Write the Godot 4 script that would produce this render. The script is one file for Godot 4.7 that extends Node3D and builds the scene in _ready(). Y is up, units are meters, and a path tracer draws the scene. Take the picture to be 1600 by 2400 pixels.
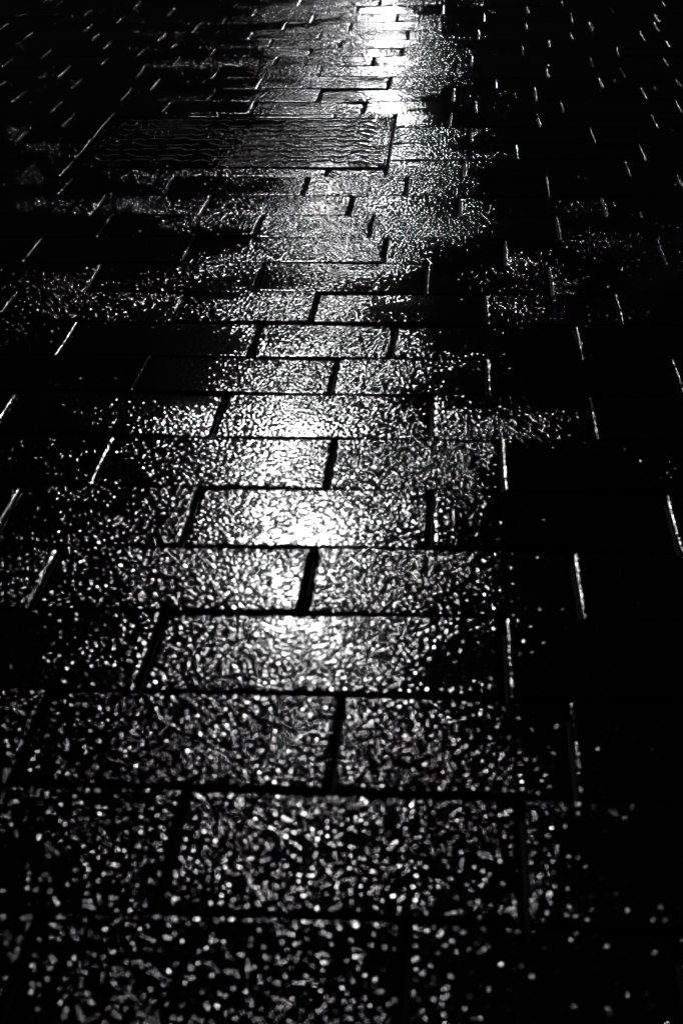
extends Node3D
# A wet stone pavement at night, seen from eye height, with three lit street lamps beyond the top of the frame.
# x runs along the courses, -z away from the camera; metres.

const EYE := 1.5
# distance of each course joint from the camera's foot
const COURSES := [1.911, 2.223, 2.514, 2.814, 3.103, 3.398, 3.690, 3.977, 4.250, 4.539, 4.817, 5.121, 5.410, 5.694, 5.985, 6.271, 6.538, 6.826, 7.118, 7.396, 7.672, 7.966, 8.244, 8.545, 8.830, 9.074, 9.344, 9.630, 9.933, 10.221, 10.516, 10.809]
# cross joints of the course that begins at the joint before (the first list: the course nearest the camera)
const JOINTS := [
	[-0.569, -0.052, 0.311],
	[-0.404, 0.112],
	[-0.686, -0.18, 0.198],
	[-0.533, 0.098],
	[-0.792, -0.274, 0.24],
	[-0.939, -0.547, -0.042, 0.456],
	[-0.782, -0.271, 0.11],
	[-1.085, -0.564, -0.051, 0.33],
	[-0.795, -0.304, 0.082, 0.563],
	[-1.048, -0.537, -0.161, 0.333],
	[-1.284, -0.786, -0.397, 0.089, 0.462],
	[-1.092, -0.587, -0.087, 0.287],
	[-1.347, -0.843, -0.22, 0.157, 0.644],
	[-1.166, -0.654, -0.278, 0.338],
	[-1.247, -0.867, -0.362, 0.013, 0.51],
	[-1.424, -1.044, -0.546, -0.175, 0.327, 0.807],
	[-1.622, -1.121, -0.477, 0.029, 0.637],
	[-1.93, 0.231, 0.718],
	[-1.78, 0.057, 0.545],
	[-1.649, -1.02, -0.52, -0.031, 0.34, 0.824],
	[-1.771, -1.267, -0.896, -0.403, 0.078, 0.452],
	[-2.0, -1.503, -1.111, -0.62, -0.02, 0.349, 0.831],
	[-2.152, -1.795, -1.416, -0.923, -0.316, 0.177, 0.66, 1.019],
	[-1.916, -1.537, -1.163, -0.663, -0.064, 0.426, 0.786],
	[-2.266, -1.77, -1.403, -0.909, -0.418, 0.065, 0.66, 1.024],
	[-2.126, -1.628, -1.254, -0.758, -0.281, 0.327, 0.809],
	[-2.352, -1.854, -1.489, -0.988, -0.619, -0.121, 0.475],
	[-2.35, -1.966, -1.605, -1.117, -0.746, -0.266, 0.107],
	[-2.565, -2.074, -1.458, -0.965, -0.601, -0.111, 0.372, 0.729, 1.089],
	[-2.306, -1.941, -1.334, -0.83, -0.346, 0.144, 0.64, 1.124],
	[-2.568, -2.19, -1.692, -1.193, -0.596, -0.096],
	[-1.945, -1.337, -0.957, -0.473, 0.135, 0.618, 1.22],
]
const LENGTHS := [0.372, 0.497, 0.497, 0.612]
const COVER := Rect2(-1.474, 6.404, 1.209, 0.906)      # x and distance of the inspection cover with its frame
const TILE := 2.8                                      # metres that one repeat of the stone relief covers
const SMOOTH_STONES := {"12:2": 0.55, "12:0": 0.6, "16:3": 0.6, "15:3": 0.7, "15:1": 0.6, "14:2": 0.55, "14:1": 0.55, "11:0": 0.6, "11:1": 0.6, "10:2": 0.55, "10:1": 0.7, "9:0": 0.6, "5:2": 0.7, "6:0": 0.7, "6:1": 1.0, "6:-1": 0.7, "6:2": 0.7, "7:0": 0.55, "7:1": 0.7, "7:-1": 0.7, "8:0": 0.6, "8:1": 0.6, "8:2": 0.7, "8:-1": 0.7, "9:2": 0.7, "9:1": 0.55, "11:2": 0.7, "1:0": 1.0, "0:0": 1.0, "0:1": 0.8, "1:-1": 0.9, "2:0": 1.0, "2:1": 0.9, "2:2": 0.7, "3:0": 0.9, "3:1": 0.7, "4:2": 0.7, "4:0": 0.7, "4:1": 0.8, "5:1": 0.7, "5:0": 0.9, "13:1": 0.7, "13:2": 0.8, "12:1": 0.7, "15:2": 0.8}   # depth of the grain of some stones, by course and place
const TILTS := {"1:0": [0.0, 0.024], "0:0": [0.002, -0.012], "0:1": [-0.004, 0.004], "2:0": [0.0, 0.002], "2:1": [-0.006, 0.012], "3:0": [0.004, 0.004], "4:0": [0.004, 0.006], "5:1": [0.002, 0.0], "6:0": [0.006, 0.012], "6:1": [-0.008, 0.0], "7:0": [-0.014, 0.01], "7:1": [0.003, -0.002], "8:0": [-0.006, 0.016], "8:1": [0.0, 0.014], "9:0": [-0.004, 0.008], "9:1": [0.0, 0.02], "9:2": [0.0, 0.016], "10:1": [0.004, 0.01], "10:2": [0.004, 0.02], "11:0": [-0.01, 0.014], "11:1": [0.002, 0.008], "12:1": [0.012, 0.0], "13:1": [0.0, -0.008], "13:2": [-0.006, -0.006], "14:1": [0.0, 0.004], "15:2": [0.003, -0.008], "16:2": [0.0, 0.012], "20:2": [0.0, 0.016], "20:3": [-0.002, -0.01], "22:3": [0.0, 0.014], "23:3": [0.0, 0.016], "24:3": [0.004, -0.008], "21:3": [0.0, 0.012], "26:4": [0.0, 0.016], "27:3": [0.0, 0.016]}   # stones that have settled out of level, slopes along the course and towards the camera
const GRAINS := [[7.2, 6.2, 0.28, 2.0]]   # spacing and reach in mm, greatest slope, how rare the steep ones are
const GRADES := [0.4, 0.55, 0.7, 0.8, 0.9, 1.0, 1.1, 1.2]
const LAMP_NEAR := 14.0
const LAMP_MIDDLE := 1.3
const LAMP_FAR := 15.0
const WAVE := 0.7
const SAG := 0.006                                     # how far the laid surface sinks and rises, metres

var rng := RandomNumberGenerator.new()
var stone_materials: Array[StandardMaterial3D] = []
var camera: Camera3D
var sag := FastNoiseLite.new()


func _ready() -> void:
	# ---- camera, sky, exposure
	camera = Camera3D.new()
	camera.name = "camera"
	var lens := CameraAttributesPhysical.new()
	lens.frustum_focal_length = 40.0
	lens.frustum_near = 0.05
	lens.frustum_far = 400.0
	lens.frustum_focus_distance = 6.8
	lens.exposure_aperture = 3.5
	camera.attributes = lens
	camera.fov = 33.4
	camera.far = 400.0
	camera.transform = Transform3D(Basis(Vector3(0.99785265, -0.0130792, -0.06417969), Vector3(-0.01483285, 0.90927993, -0.41592066), Vector3(0.06379721, 0.4159795, 0.90713338)), Vector3(0, EYE, 0))
	add_child(camera)
	var around := WorldEnvironment.new()
	around.name = "night_air"
	var e := Environment.new()
	e.background_mode = Environment.BG_SKY
	var night := ProceduralSkyMaterial.new()
	night.sky_top_color = Color(0.10, 0.10, 0.10)
	night.sky_horizon_color = Color(0.14, 0.14, 0.14)
	night.ground_bottom_color = Color(0.05, 0.05, 0.05)
	night.ground_horizon_color = Color(0.10, 0.10, 0.10)
	e.sky = Sky.new()
	e.sky.sky_material = night
	e.background_energy_multiplier = 0.05
	e.tonemap_mode = Environment.TONE_MAPPER_LINEAR
	e.tonemap_exposure = 1.0
	e.sdfgi_enabled = true
	e.ssao_enabled = true
	e.ssil_enabled = true
	around.environment = e
	add_child(around)

	rng.seed = 11
	sag.noise_type = FastNoiseLite.TYPE_SIMPLEX_SMOOTH
	sag.fractal_type = FastNoiseLite.FRACTAL_NONE
	sag.frequency = 0.75
	sag.seed = 4
	build_lamps()
	make_materials()
	build_ground()
	build_pavement()
	build_cover()


# ---------------------------------------------------------------- helpers
func plain(albedo: float, rough: float, metal := 0.0) -> StandardMaterial3D:
	var m := StandardMaterial3D.new()
	m.albedo_color = Color(albedo, albedo, albedo).linear_to_srgb()
	m.roughness = rough
	m.metallic = metal
	return m


func add_mesh(called: String, mesh: Mesh, m: Material, parent: Node) -> MeshInstance3D:
	var o := MeshInstance3D.new()
	o.name = called
	o.mesh = mesh
	o.material_override = m
	parent.add_child(o, true)
	return o


func quad(st: SurfaceTool, a: Vector3, b: Vector3, c: Vector3, d: Vector3) -> void:
	for p in [a, b, c, a, c, d]:
		st.add_vertex(p)


# ---------------------------------------------------------------- street lamps (beyond the top of the frame)
func lathe(profile: Array, sides := 24) -> ArrayMesh:
	var st := SurfaceTool.new()
	st.begin(Mesh.PRIMITIVE_TRIANGLES)
	st.set_smooth_group(0)
	for i in profile.size() - 1:
		var p: Vector2 = profile[i]
		var q: Vector2 = profile[i + 1]
		for k in sides:
			var a := TAU * k / sides
			var b := TAU * (k + 1) / sides
			quad(st, Vector3(p.x * cos(a), p.y, p.x * sin(a)), Vector3(p.x * cos(b), p.y, p.x * sin(b)), Vector3(q.x * cos(b), q.y, q.x * sin(b)), Vector3(q.x * cos(a), q.y, q.x * sin(a)))
	st.generate_normals()
	return st.commit()


func block(size: Vector3, at: Vector3) -> ArrayMesh:
	var st := SurfaceTool.new()
	var box := BoxMesh.new()
	box.size = size
	st.append_from(box, 0, Transform3D(Basis.IDENTITY, at))
	return st.commit()


func build_lamps() -> void:
	var iron := plain(0.03, 0.4)
	# x, distance, height of the lantern's middle, its width, brightness of the light from its front pane
	var spots := [
		[-1.43, 14.25, 5.0, 0.60, LAMP_NEAR, "nearest of the lit square lantern street lamps in a row beyond the wet paving"],
		[-2.00, 27.0, 5.0, 0.60, LAMP_MIDDLE, "middle one of the lit square lantern street lamps in a row beyond the wet paving"],
		[-1.70, 41.5, 5.0, 0.60, LAMP_FAR, "farthest of the lit square lantern street lamps in a row beyond the wet paving"],
	]
	for k in spots.size():
		var s: Array = spots[k]
		var lamp := Node3D.new()
		lamp.name = "street_lamp" if k == 0 else "street_lamp_00%d" % k
		lamp.position = Vector3(s[0], 0, -s[1])
		lamp.set_meta("label", s[5])
		lamp.set_meta("category", "street lamp")
		lamp.set_meta("group", "street lamps in a row")
		add_child(lamp)
		var w: float = s[3]
		var low: float = s[2] - w / 2.0
		var high: float = s[2] + w / 2.0
		add_mesh("post", lathe([Vector2(0.0, 0.0), Vector2(0.17, 0.0), Vector2(0.17, 0.12), Vector2(0.12, 0.18), Vector2(0.10, 0.8), Vector2(0.115, 0.86), Vector2(0.065, 0.95), Vector2(0.045, low - 0.3), Vector2(0.075, low - 0.25), Vector2(0.05, low - 0.05)]), iron, lamp)
		var head := Node3D.new()
		head.name = "lantern"
		lamp.add_child(head)
		add_mesh("lantern_base", block(Vector3(w + 0.04, 0.05, w + 0.04), Vector3(0, low - 0.028, 0)), iron, head)
		for c in [Vector2(-1, -1), Vector2(1, -1), Vector2(1, 1), Vector2(-1, 1)]:
			add_mesh("corner_bar", block(Vector3(0.03, w - 0.006, 0.03), Vector3(c.x * w / 2.0, s[2], c.y * w / 2.0)), iron, head)
		var roof := CylinderMesh.new()
		roof.top_radius = 0.06
		roof.bottom_radius = w * 0.78
		roof.height = 0.22
		roof.radial_segments = 4
		var cap := add_mesh("lantern_roof", roof, iron, head)
		cap.position.y = high + 0.112
		cap.rotation.y = PI / 4.0
		add_mesh("finial", lathe([Vector2(0.0, high + 0.36), Vector2(0.025, high + 0.33), Vector2(0.03, high + 0.29), Vector2(0.015, high + 0.25), Vector2(0.03, high + 0.223)], 12), iron, head)
		var glow := plain(0.8, 0.5)
		glow.emission_enabled = true
		glow.emission = Color.WHITE
		glow.emission_energy_multiplier = 3.0
		for turn in 4:
			var pane := add_mesh("lamp_pane", block(Vector3(w - 0.034, w - 0.008, 0.008), Vector3(0, 0, w / 2.0)), glow, head)
			pane.position.y = s[2]
			pane.rotation.y = turn * PI / 2.0
		var light := AreaLight3D.new()
		light.name = "lamp_light"
		light.position = Vector3(0, s[2], w / 2.0 + 0.012)
		light.rotation.y = PI
		light.area_size = Vector2(w - 0.05, w - 0.05)
		light.light_energy = s[4]
		light.light_color = Color.WHITE
		light.area_range = 80.0
		light.area_attenuation = 2.0
		light.shadow_enabled = true
		lamp.add_child(light)


# ---------------------------------------------------------------- materials
func slow_field(cells: int, n: int, which: int) -> PackedFloat32Array:
	# smooth random values between -1 and 1 that repeat after n texels
	var dice := RandomNumberGenerator.new()
	dice.seed = which
	var values := []
	for k in cells * cells:
		values.append(dice.randf_range(-1.0, 1.0))
	var im := Image.create_empty(cells + 4, cells + 4, false, Image.FORMAT_RF)
	for y in cells + 4:
		for x in cells + 4:
			im.set_pixel(x, y, Color(values[(y % cells) * cells + x % cells], 0, 0))
	var size := (cells + 4) * n / cells
	im.resize(size, size, Image.INTERPOLATE_CUBIC)
	var edge := 2 * n / cells
	return im.get_region(Rect2i(edge, edge, n, n)).get_data().to_float32_array()


func relief(film: int) -> ImageTexture:
	# height of the flamed stone in millimetres: rounded grains of unlike height over slow waves, flatter where a film of water lies
	var n := 1920
	var mm := TILE * 1000.0 / n
	var wave := slow_field(20, n, 53)
	var patch := slow_field(12, n, film)
	var patch_small := slow_field(30, n, 41)
	var data := PackedFloat32Array()
	data.resize(n * n)
	for at in n * n:
		data[at] = WAVE * wave[at]
	var dice := RandomNumberGenerator.new()
	dice.seed = 3
	for grain in GRAINS:
		var step: float = grain[0] / mm
		var columns := int(n / step)
		for k in int(columns * columns * 1.1547):
			var cx := fposmod((k % columns + 0.5 * (k / columns % 2)) * step + dice.randfn(0.0, 0.3) * step, n - 0.01)
			var cy := fposmod((k / columns) * step * 0.866 + dice.randfn(0.0, 0.3) * step, n - 0.01)
			var here := int(cy) * n + int(cx)
			var reach: float = dice.randf_range(0.75, 1.25) * grain[1]
			var steep: float = grain[2] * pow(dice.randf(), grain[3]) * clampf(1.0 + (0.75 if film == 392 else 0.5) * patch[here] + 0.3 * patch_small[here], 0.22, 1.6)
			var high := steep * reach / 1.54
			var r := reach / mm
			for y in range(int(cy - r), int(cy + r) + 2):
				for x in range(int(cx - r), int(cx + r) + 2):
					var q := ((x - cx) * (x - cx) + (y - cy) * (y - cy)) / (r * r)
					if q < 1.0:
						data[posmod(y, n) * n + posmod(x, n)] += high * (1.0 - q) * (1.0 - q)
	return ImageTexture.create_from_image(Image.create_from_data(n, n, false, Image.FORMAT_RF, data.to_byte_array()))


func make_materials() -> void:
	# two stretches of relief, for the courses nearer and farther than 3.1 m; in each, eight grades of how deep a stone's grain is
	for film in [392, 356]:
		var t := relief(film)
		for k in 8:
			var m := plain([0.010, 0.012, 0.009, 0.013, 0.011, 0.010, 0.012, 0.010][k], [0.065, 0.065, 0.06, 0.07, 0.065, 0.06, 0.07, 0.065][k])
			m.heightmap_enabled = true
			m.heightmap_texture = t
			m.heightmap_scale = 0.1 * GRADES[k]
			stone_materials.append(m)


# ---------------------------------------------------------------- ground and paving
func build_ground() -> void:
	var st := SurfaceTool.new()
	st.begin(Mesh.PRIMITIVE_TRIANGLES)
	st.set_normal(Vector3.UP)
	quad(st, Vector3(-150, -0.06, -250), Vector3(150, -0.06, -250), Vector3(150, -0.06, 60), Vector3(-150, -0.06, 60))
	var o := add_mesh("ground", st.commit(), plain(0.03, 0.8), self)
	o.set_meta("kind", "structure")


# one stone: top with rounded arrises, slightly tilted and bowed, and four sides
func stone_mesh(x0: float, x1: float, d0: float, d1: float, into: SurfaceTool = null, settled := []) -> ArrayMesh:
	var st := into if into else SurfaceTool.new()
	if not into:
		st.begin(Mesh.PRIMITIVE_TRIANGLES)
	var cx := (x0 + x1) / 2.0
	var cz := -(d0 + d1) / 2.0
	var hx := (x1 - x0) / 2.0
	var hz := (d1 - d0) / 2.0
	var origin := Vector3(cx, 0, cz) if into else Vector3.ZERO
	var rx := rng.randf_range(0.008, 0.012)
	var rz := rng.randf_range(0.009, 0.014)
	var us := [-hx, -hx + 0.3 * rx, -hx + rx, -hx * 0.35, hx * 0.3, hx - rx, hx - 0.3 * rx, hx]
	var vs := [-hz, -hz + 0.3 * rz, -hz + rz, hz * rng.randf_range(-0.3, 0.3), hz - rz, hz - 0.3 * rz, hz]
	var tx := clampf(rng.randfn(0.0, 0.007), -0.014, 0.014)
	var tz := clampf(rng.randfn(0.0, 0.009), -0.017, 0.017)
	var bx := rng.randfn(-0.008, 0.02)
	var bz := rng.randfn(-0.02, 0.04)
	var bxz := rng.randfn(0.0, 0.02)
	if settled:
		tx = settled[0]
		tz = settled[1]
	var ha := sag.get_noise_2d(cx - hx, cz)
	var hb := sag.get_noise_2d(cx + hx, cz)
	var hc := sag.get_noise_2d(cx, cz - hz)
	var hd := sag.get_noise_2d(cx, cz + hz)
	tx += SAG * (hb - ha) / (2.0 * hx)
	tz += SAG * (hd - hc) / (2.0 * hz)
	var lift := rng.randfn(0.0, 0.0005) + SAG * (ha + hb + hc + hd) / 4.0
	var uv0 := Vector2(cx, cz) + (Vector2(0.79167, 0.125) if d1 > 3.11 else Vector2(0.95833, 0.54167)) * TILE
	var points := []
	var normals := []
	var drop_u := [0.0024, 0.0008, 0.0, 0.0, 0.0, 0.0, 0.0008, 0.0024]
	var drop_v := [0.0024, 0.0007, 0.0, 0.0, 0.0, 0.0007, 0.0024]
	var lean_u := [0.95, 0.3, 0.0, 0.0, 0.0, 0.0, -0.3, -0.95]
	var lean_v := [0.9, 0.2, 0.0, 0.0, 0.0, -0.25, -0.9]
	# worn, slightly uneven outline
	var worn := []
	for k in 30:
		worn.append(absf(rng.randfn(0.0, 0.0009)))
	var chips := []
	for k in 4:
		chips.append(pow(rng.randf(), 4.0))
	for j in 7:
		for i in 8:
			var u: float = us[i] + (worn[j] if i < 3 else -worn[7 + j] if i > 4 else 0.0)
			var v: float = vs[j] + (worn[14 + i] if j < 3 else -worn[22 + i] if j > 3 else 0.0)
			var y: float = lift + tx * u + tz * v + bx * u * u + bz * v * v + bxz * u * v - drop_u[i] - drop_v[j]
			if (i == 0 or i == 7) and (j == 0 or j == 6):   # knocked corners
				var chip: float = 0.002 + 0.009 * chips[(1 if i else 0) + (2 if j else 0)]
				u -= signf(u) * chip
				v -= signf(v) * chip
				y -= chip * 0.4
			points.append(origin + Vector3(u, y, v))
			normals.append(Vector3(-(tx + 2.0 * bx * u + bxz * v + lean_u[i]), 1.0, -(tz + 2.0 * bz * v + bxz * u + lean_v[j])).normalized())
	var put := func(a: int) -> void:
		st.set_normal(normals[a])
		var p: Vector3 = points[a]
		st.set_uv((uv0 + Vector2(p.x - origin.x, p.z - origin.z)) / TILE)
		st.add_vertex(p)
	for j in 6:
		for i in 7:
			var a := j * 8 + i
			for q in [a, a + 1, a + 9, a, a + 9, a + 8]:
				put.call(q)
	# the four sides follow the worn outline
	var rim := []
	for i in 7:
		rim.append([i, i + 1, Vector3(0, 0, -1)])
		rim.append([55 - i, 54 - i, Vector3(0, 0, 1)])
	for j in 6:
		rim.append([7 + 8 * j, 15 + 8 * j, Vector3(1, 0, 0)])
		rim.append([48 - 8 * j, 40 - 8 * j, Vector3(-1, 0, 0)])
	for side in rim:
		var p: Vector3 = points[side[0]]
		var q: Vector3 = points[side[1]]
		st.set_normal(side[2])
		var pb := Vector3(p.x, -0.05, p.z)
		var qb := Vector3(q.x, -0.05, q.z)
		for w in [q, p, pb, q, pb, qb]:
			st.set_uv((uv0 + Vector2(w.x - origin.x + w.y, w.z - origin.z + w.y)) / TILE)
			st.add_vertex(w)
	return null if into else st.commit()


func build_pavement() -> void:
	var pavement := Node3D.new()
	pavement.name = "pavement"
	pavement.set_meta("kind", "structure")
	pavement.set_meta("label", "dark wet stone pavement laid in straight courses")
	add_child(pavement)
	var bed := SurfaceTool.new()
	bed.begin(Mesh.PRIMITIVE_TRIANGLES)
	bed.set_normal(Vector3.UP)
	quad(bed, Vector3(-9, -0.02, -60), Vector3(9, -0.02, -60), Vector3(9, -0.02, 3), Vector3(-9, -0.02, 3))
	add_mesh("joint_bed", bed.commit(), plain(0.01, 0.9), pavement)
	var beyond := SurfaceTool.new()
	beyond.begin(Mesh.PRIMITIVE_TRIANGLES)
	beyond.set_normal(Vector3.UP)
	for p in [Vector2(-9, -60), Vector2(9, -60), Vector2(9, -14.835), Vector2(-9, -60), Vector2(9, -14.835), Vector2(-9, -14.835)]:
		beyond.set_uv(p / TILE)
		beyond.add_vertex(Vector3(p.x, -0.001, p.y))
	add_mesh("far_paving", beyond.commit(), stone_materials[4], pavement)
	var ds := COURSES.duplicate()
	ds.insert(0, 1.615)
	var courses := []
	for i in JOINTS.size():
		courses.append([ds[i], ds[i + 1], JOINTS[i]])
	for d in [1.32, 1.03, 0.74, 0.45, 0.16, -0.13]:
		courses.append([d, d + 0.288, [rng.randf_range(-0.4, 0.1)]])
	for k in 14:
		courses.append([10.809 + 0.287 * k, 10.809 + 0.287 * (k + 1), [rng.randf_range(-0.4, 0.1)]])
	var rest := SurfaceTool.new()
	rest.begin(Mesh.PRIMITIVE_TRIANGLES)
	for c in courses:
		var d0: float = c[0]
		var d1: float = c[1]
		var mid := (d0 + d1) / 2.0
		var xs: Array = c[2].duplicate()
		while xs[0] > -5.0:
			xs.push_front(xs[0] - LENGTHS[rng.randi() % 4] - rng.randf_range(-0.006, 0.006))
		while xs[-1] < 4.0:
			xs.push_back(xs[-1] + LENGTHS[rng.randi() % 4] + rng.randf_range(-0.006, 0.006))
		for i in xs.size() - 1:
			var near := clampf((4.2 - mid) / 1.5, 0.0, 1.0)
			var gap := 0.0014 + rng.randf() * 0.0018 + 0.0022 * near
			var gap_z := 0.001 + 0.0022 * rng.randf() * rng.randf() + 0.0014 * near
			var pieces := cut(Rect2(xs[i] + gap, d0 + gap_z, xs[i + 1] - xs[i] - 2.0 * gap, d1 - d0 - 2.0 * gap_z))
			for r in pieces:
				var inside: bool = in_view(r)
				if inside:
					var o := add_mesh("paving_stone", stone_mesh(r.position.x, r.end.x, r.position.y, r.end.y, null, TILTS.get(stone_key(c, xs[i]), [])), stone_material(c, xs[i]), pavement)
					o.position = Vector3(r.get_center().x, 0, -r.get_center().y)
				else:
					stone_mesh(r.position.x, r.end.x, r.position.y, r.end.y, rest)
	var far := add_mesh("outer_paving_stones", rest.commit(), stone_materials[0], pavement)
	far.set_meta("kind", "stuff")


func stone_key(course: Array, x: float) -> String:
	return "%d:%d" % [COURSES.find(course[1]), course[2].find(x)]


func stone_material(course: Array, x: float) -> StandardMaterial3D:
	var grade := 1 + rng.randi() % 7 if course[1] < 7.3 else rng.randi() % 6   # the farther courses are more worn
	var key := stone_key(course, x)
	if SMOOTH_STONES.has(key):
		for k in GRADES.size():
			if absf(GRADES[k] - SMOOTH_STONES[key]) < absf(GRADES[grade] - SMOOTH_STONES[key]):
				grade = k
	return stone_materials[grade if course[1] > 3.11 else grade + 8]


# a course stone with the inspection cover taken out of it
func cut(r: Rect2) -> Array:
	var hole := COVER.grow(0.005)
	if not r.intersects(hole):
		return [r]
	var out := []
	for p in [Rect2(r.position, Vector2(hole.position.x - r.position.x, r.size.y)), Rect2(hole.end.x, r.position.y, r.end.x - hole.end.x, r.size.y)]:
		if p.size.x > 0.03:
			out.append(p)
	var a := maxf(r.position.x, hole.position.x + 0.002)
	var b := minf(r.end.x, hole.end.x - 0.002)
	for p in [Rect2(a, r.position.y, b - a, hole.position.y - r.position.y), Rect2(a, hole.end.y, b - a, r.end.y - hole.end.y)]:
		if p.size.y > 0.03 and p.size.x > 0.03:
			out.append(p)
	return out


func in_view(r: Rect2) -> bool:
	var b := camera.transform.affine_inverse()
	for p in [r.position, r.end, Vector2(r.position.x, r.end.y), Vector2(r.end.x, r.position.y), r.get_center()]:
		var q: Vector3 = b * Vector3(p.x, 0, -p.y)
		if q.z < -0.1 and absf(q.x / q.z) < 0.201 and absf(q.y / q.z) < 0.301:
			return true
	return false


# ---------------------------------------------------------------- inspection cover
func bar(path: Array, half := 0.0062, high := 0.0045) -> ArrayMesh:
	# a raised tread bar along a path of (x, distance) points, rounded across
	var st := SurfaceTool.new()
	st.begin(Mesh.PRIMITIVE_TRIANGLES)
	var across := [Vector2(-1.0, 0.0), Vector2(-0.72, 0.97), Vector2(0.0, 1.0), Vector2(0.72, 0.97), Vector2(1.0, 0.0)]
	var lean := [-1.2, -0.05, 0.0, 0.05, 1.2]
	var rings := []
	var norms := []
	for i in path.size():
		var before: Vector2 = path[maxi(0, i - 1)]
		var after: Vector2 = path[mini(path.size() - 1, i + 1)]
		var along := (after - before).normalized()
		var side := Vector3(along.y, 0, along.x)
		var p := Vector3(path[i].x, 0, -path[i].y)
		var ring := []
		var norm := []
		for k in 5:
			ring.append(p + side * half * across[k].x + Vector3.UP * high * across[k].y)
			norm.append((side * lean[k] + Vector3.UP).normalized())
		rings.append(ring)
		norms.append(norm)
	for i in path.size() - 1:
		for k in 4:
			for w in [[i, k], [i + 1, k], [i + 1, k + 1], [i, k], [i + 1, k + 1], [i, k + 1]]:
				st.set_normal(norms[w[0]][w[1]])
				st.set_uv(Vector2(rings[w[0]][w[1]].x + 0.4, rings[w[0]][w[1]].z + 0.4) / TILE)
				st.add_vertex(rings[w[0]][w[1]])
	for end in [0, path.size() - 1]:
		st.set_normal(Vector3(0, 1, 0))
		st.set_uv(Vector2(0.2, 0.2))
		for k in 3:
			for w in ([0, k + 1, k + 2] if end else [0, k + 2, k + 1]):
				st.add_vertex(rings[end][w])
	return st.commit()


func slab(x0: float, x1: float, d0: float, d1: float, top: float, bottom: float, edge := 0.002) -> ArrayMesh:
	# a box with chamfered upper edges; uv in metres
	var st := SurfaceTool.new()
	st.begin(Mesh.PRIMITIVE_TRIANGLES)
	var low := [Vector3(x0, bottom, -d1), Vector3(x1, bottom, -d1), Vector3(x1, bottom, -d0), Vector3(x0, bottom, -d0)]
	var mid := [Vector3(x0, top - edge, -d1), Vector3(x1, top - edge, -d1), Vector3(x1, top - edge, -d0), Vector3(x0, top - edge, -d0)]
	var up := [Vector3(x0 + edge, top, -d1 + edge), Vector3(x1 - edge, top, -d1 + edge), Vector3(x1 - edge, top, -d0 - edge), Vector3(x0 + edge, top, -d0 - edge)]
	var faces := [[up[0], up[1], up[2], up[3]]]
	for k in 4:
		var n := (k + 1) % 4
		faces.append([mid[n], mid[k], low[k], low[n]])
		faces.append([up[n], up[k], mid[k], mid[n]])
	for f in faces:
		var n: Vector3 = (f[2] - f[0]).cross(f[1] - f[0]).normalized()
		st.set_normal(n)
		for i in [0, 1, 2, 0, 2, 3]:
			st.set_uv(Vector2(f[i].x + 1.8 + f[i].y, f[i].z + 8.0 + f[i].y) / TILE)
			st.add_vertex(f[i])
	return st.commit()


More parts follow.
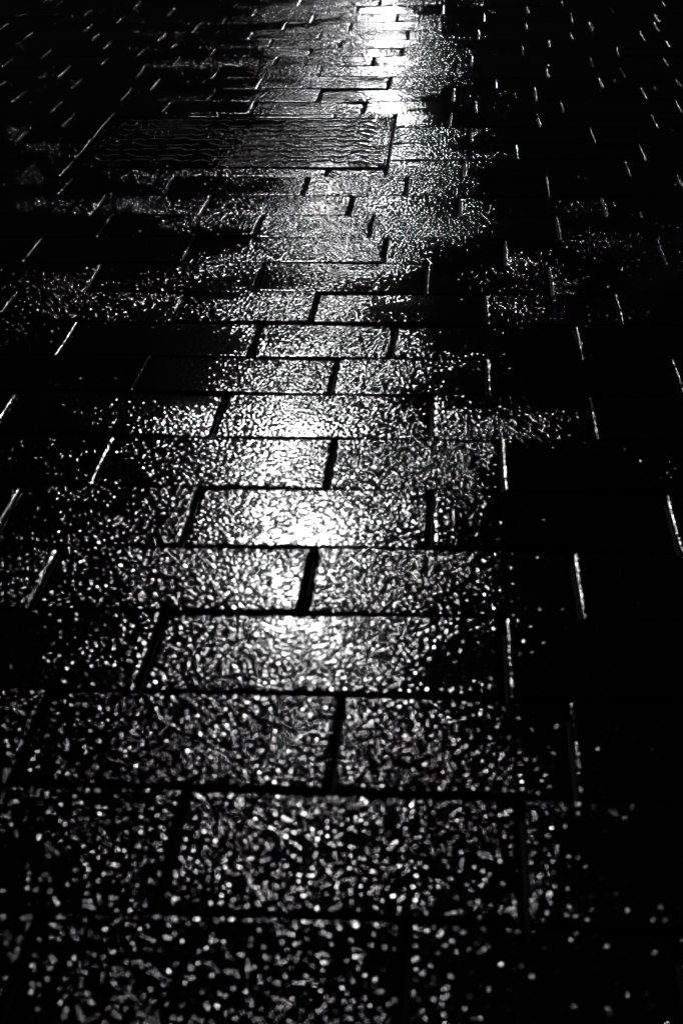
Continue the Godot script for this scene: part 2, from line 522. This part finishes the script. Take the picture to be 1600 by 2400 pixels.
func build_cover() -> void:
	var iron := stone_materials[5].duplicate() as StandardMaterial3D
	iron.albedo_color = Color(0.008, 0.008, 0.008).linear_to_srgb()
	iron.metallic_specular = 0.7
	iron.heightmap_scale = 0.04
	iron.roughness = 0.17
	var plate_iron := iron.duplicate() as StandardMaterial3D
	plate_iron.heightmap_scale = 0.1
	plate_iron.roughness = 0.07
	plate_iron.metallic_specular = 0.15
	var worn := iron.duplicate() as StandardMaterial3D
	worn.heightmap_scale = 0.09
	worn.roughness = 0.07
	worn.metallic_specular = 0.4
	# the tops of the bars are worn to bare metal
	var tread_iron := iron.duplicate() as StandardMaterial3D
	tread_iron.albedo_color = Color(0.28, 0.28, 0.28).linear_to_srgb()
	tread_iron.metallic = 0.85
	tread_iron.metallic_specular = 0.5
	var cover := Node3D.new()
	cover.name = "inspection_cover"
	cover.set_meta("label", "wet iron inspection cover with raised wavy tread bars set into the paving")
	cover.set_meta("category", "inspection cover")
	add_child(cover)
	var x0 := COVER.position.x
	var x1 := COVER.end.x
	var d0 := COVER.position.y
	var d1 := COVER.end.y
	var frame := Node3D.new()
	frame.name = "frame"
	cover.add_child(frame)
	var inner0 := x0 + 0.056
	var inner1 := x1 - 0.032
	# a thin rim all round, a rim beside the lid at either end, the strips between and the corner plates
	add_mesh("outer_rim", slab(x0, x1, d0, d0 + 0.008, 0.0, -0.05), worn, frame)
	add_mesh("outer_rim", slab(x0, x1, d1 - 0.008, d1, 0.0, -0.05), worn, frame)
	add_mesh("outer_rim", slab(x0, x0 + 0.007, d0 + 0.0085, d1 - 0.0085, 0.0, -0.05), worn, frame)
	add_mesh("outer_rim", slab(x1 - 0.007, x1, d0 + 0.0085, d1 - 0.0085, 0.0, -0.05), worn, frame)
	add_mesh("inner_rim", slab(inner0 - 0.008, inner0, d0 + 0.0085, d1 - 0.0085, 0.001, -0.05), worn, frame)
	add_mesh("inner_rim", slab(inner1, inner1 + 0.006, d0 + 0.0085, d1 - 0.0085, 0.0, -0.05), worn, frame)
	add_mesh("side_strip", slab(x0 + 0.0075, inner0 - 0.0085, d0 + 0.055, d1 - 0.055, -0.006, -0.05), stone_materials[3], frame)
	add_mesh("side_strip", slab(inner1 + 0.0065, x1 - 0.0075, d0 + 0.04, d1 - 0.04, -0.002, -0.05), worn, frame)
	for k in 2:
		var da := d0 + 0.009 if k == 0 else d1 - 0.054
		var plate := add_mesh("corner_plate", slab(x0 + 0.0075, inner0 - 0.0085, da, da + 0.045, -0.001, -0.05), worn, frame)
		plate.set_meta("label", "smooth worn plate at the corner of the frame")
	var lid := add_mesh("lid", slab(inner0 + 0.003, inner1 - 0.003, d0 + 0.011, d1 - 0.011, -0.003, -0.05), plate_iron, cover)
	var level := -0.0032
	var shapes := [
		bar([Vector2(0.016, 0.005), Vector2(0.082, 0.005)]),
		bar([Vector2(0.030, -0.042), Vector2(0.083, -0.042)]),
		bar([Vector2(0.084, 0.027), Vector2(0.098, 0.012), Vector2(0.113, -0.004), Vector2(0.128, 0.012), Vector2(0.143, 0.027)]),
		bar([Vector2(0.086, -0.062), Vector2(0.116, -0.094), Vector2(0.142, -0.07)]),
		bar([Vector2(0.158, -0.096), Vector2(0.192, -0.066), Vector2(0.224, -0.096)]),
		bar([Vector2(0.180, 0.045), Vector2(0.222, 0.002)]),
		bar([Vector2(-0.078, -0.012), Vector2(-0.014, -0.012)]),
		bar([Vector2(-0.078, -0.064), Vector2(-0.012, -0.064)]),
		bar([Vector2(0.020, -0.075), Vector2(0.075, -0.055)]),
		bar([Vector2(-0.006, 0.0), Vector2(0.006, 0.0)], 0.008, 0.005),
	]
	var spans := [[0.016, 0.082], [0.03, 0.083], [0.084, 0.143], [0.086, 0.142], [0.158, 0.224], [0.18, 0.222], [-0.078, -0.014], [-0.078, -0.012], [0.02, 0.075], [-0.008, 0.008]]
	for i in range(-4, 3):
		for j in range(-4, 4):
			var x := -0.566 + 0.303 * i
			var d := 6.957 + 0.186 * j
			for k in shapes.size():
				if k == 9:
					d += 0.092
				var mids: float = [0.005, -0.042, 0.012, -0.078, -0.08, 0.024, -0.012, -0.064, -0.065, 0.0][k]
				if x + spans[k][0] < inner0 + 0.008 or x + spans[k][1] > inner1 - 0.008 or d + mids < d0 + 0.032 or d + mids > d1 - 0.032:
					continue
				var o := add_mesh("tread_bar" if k < 9 else "tread_stud", shapes[k], tread_iron, lid)
				o.position = Vector3(x, level, -d)
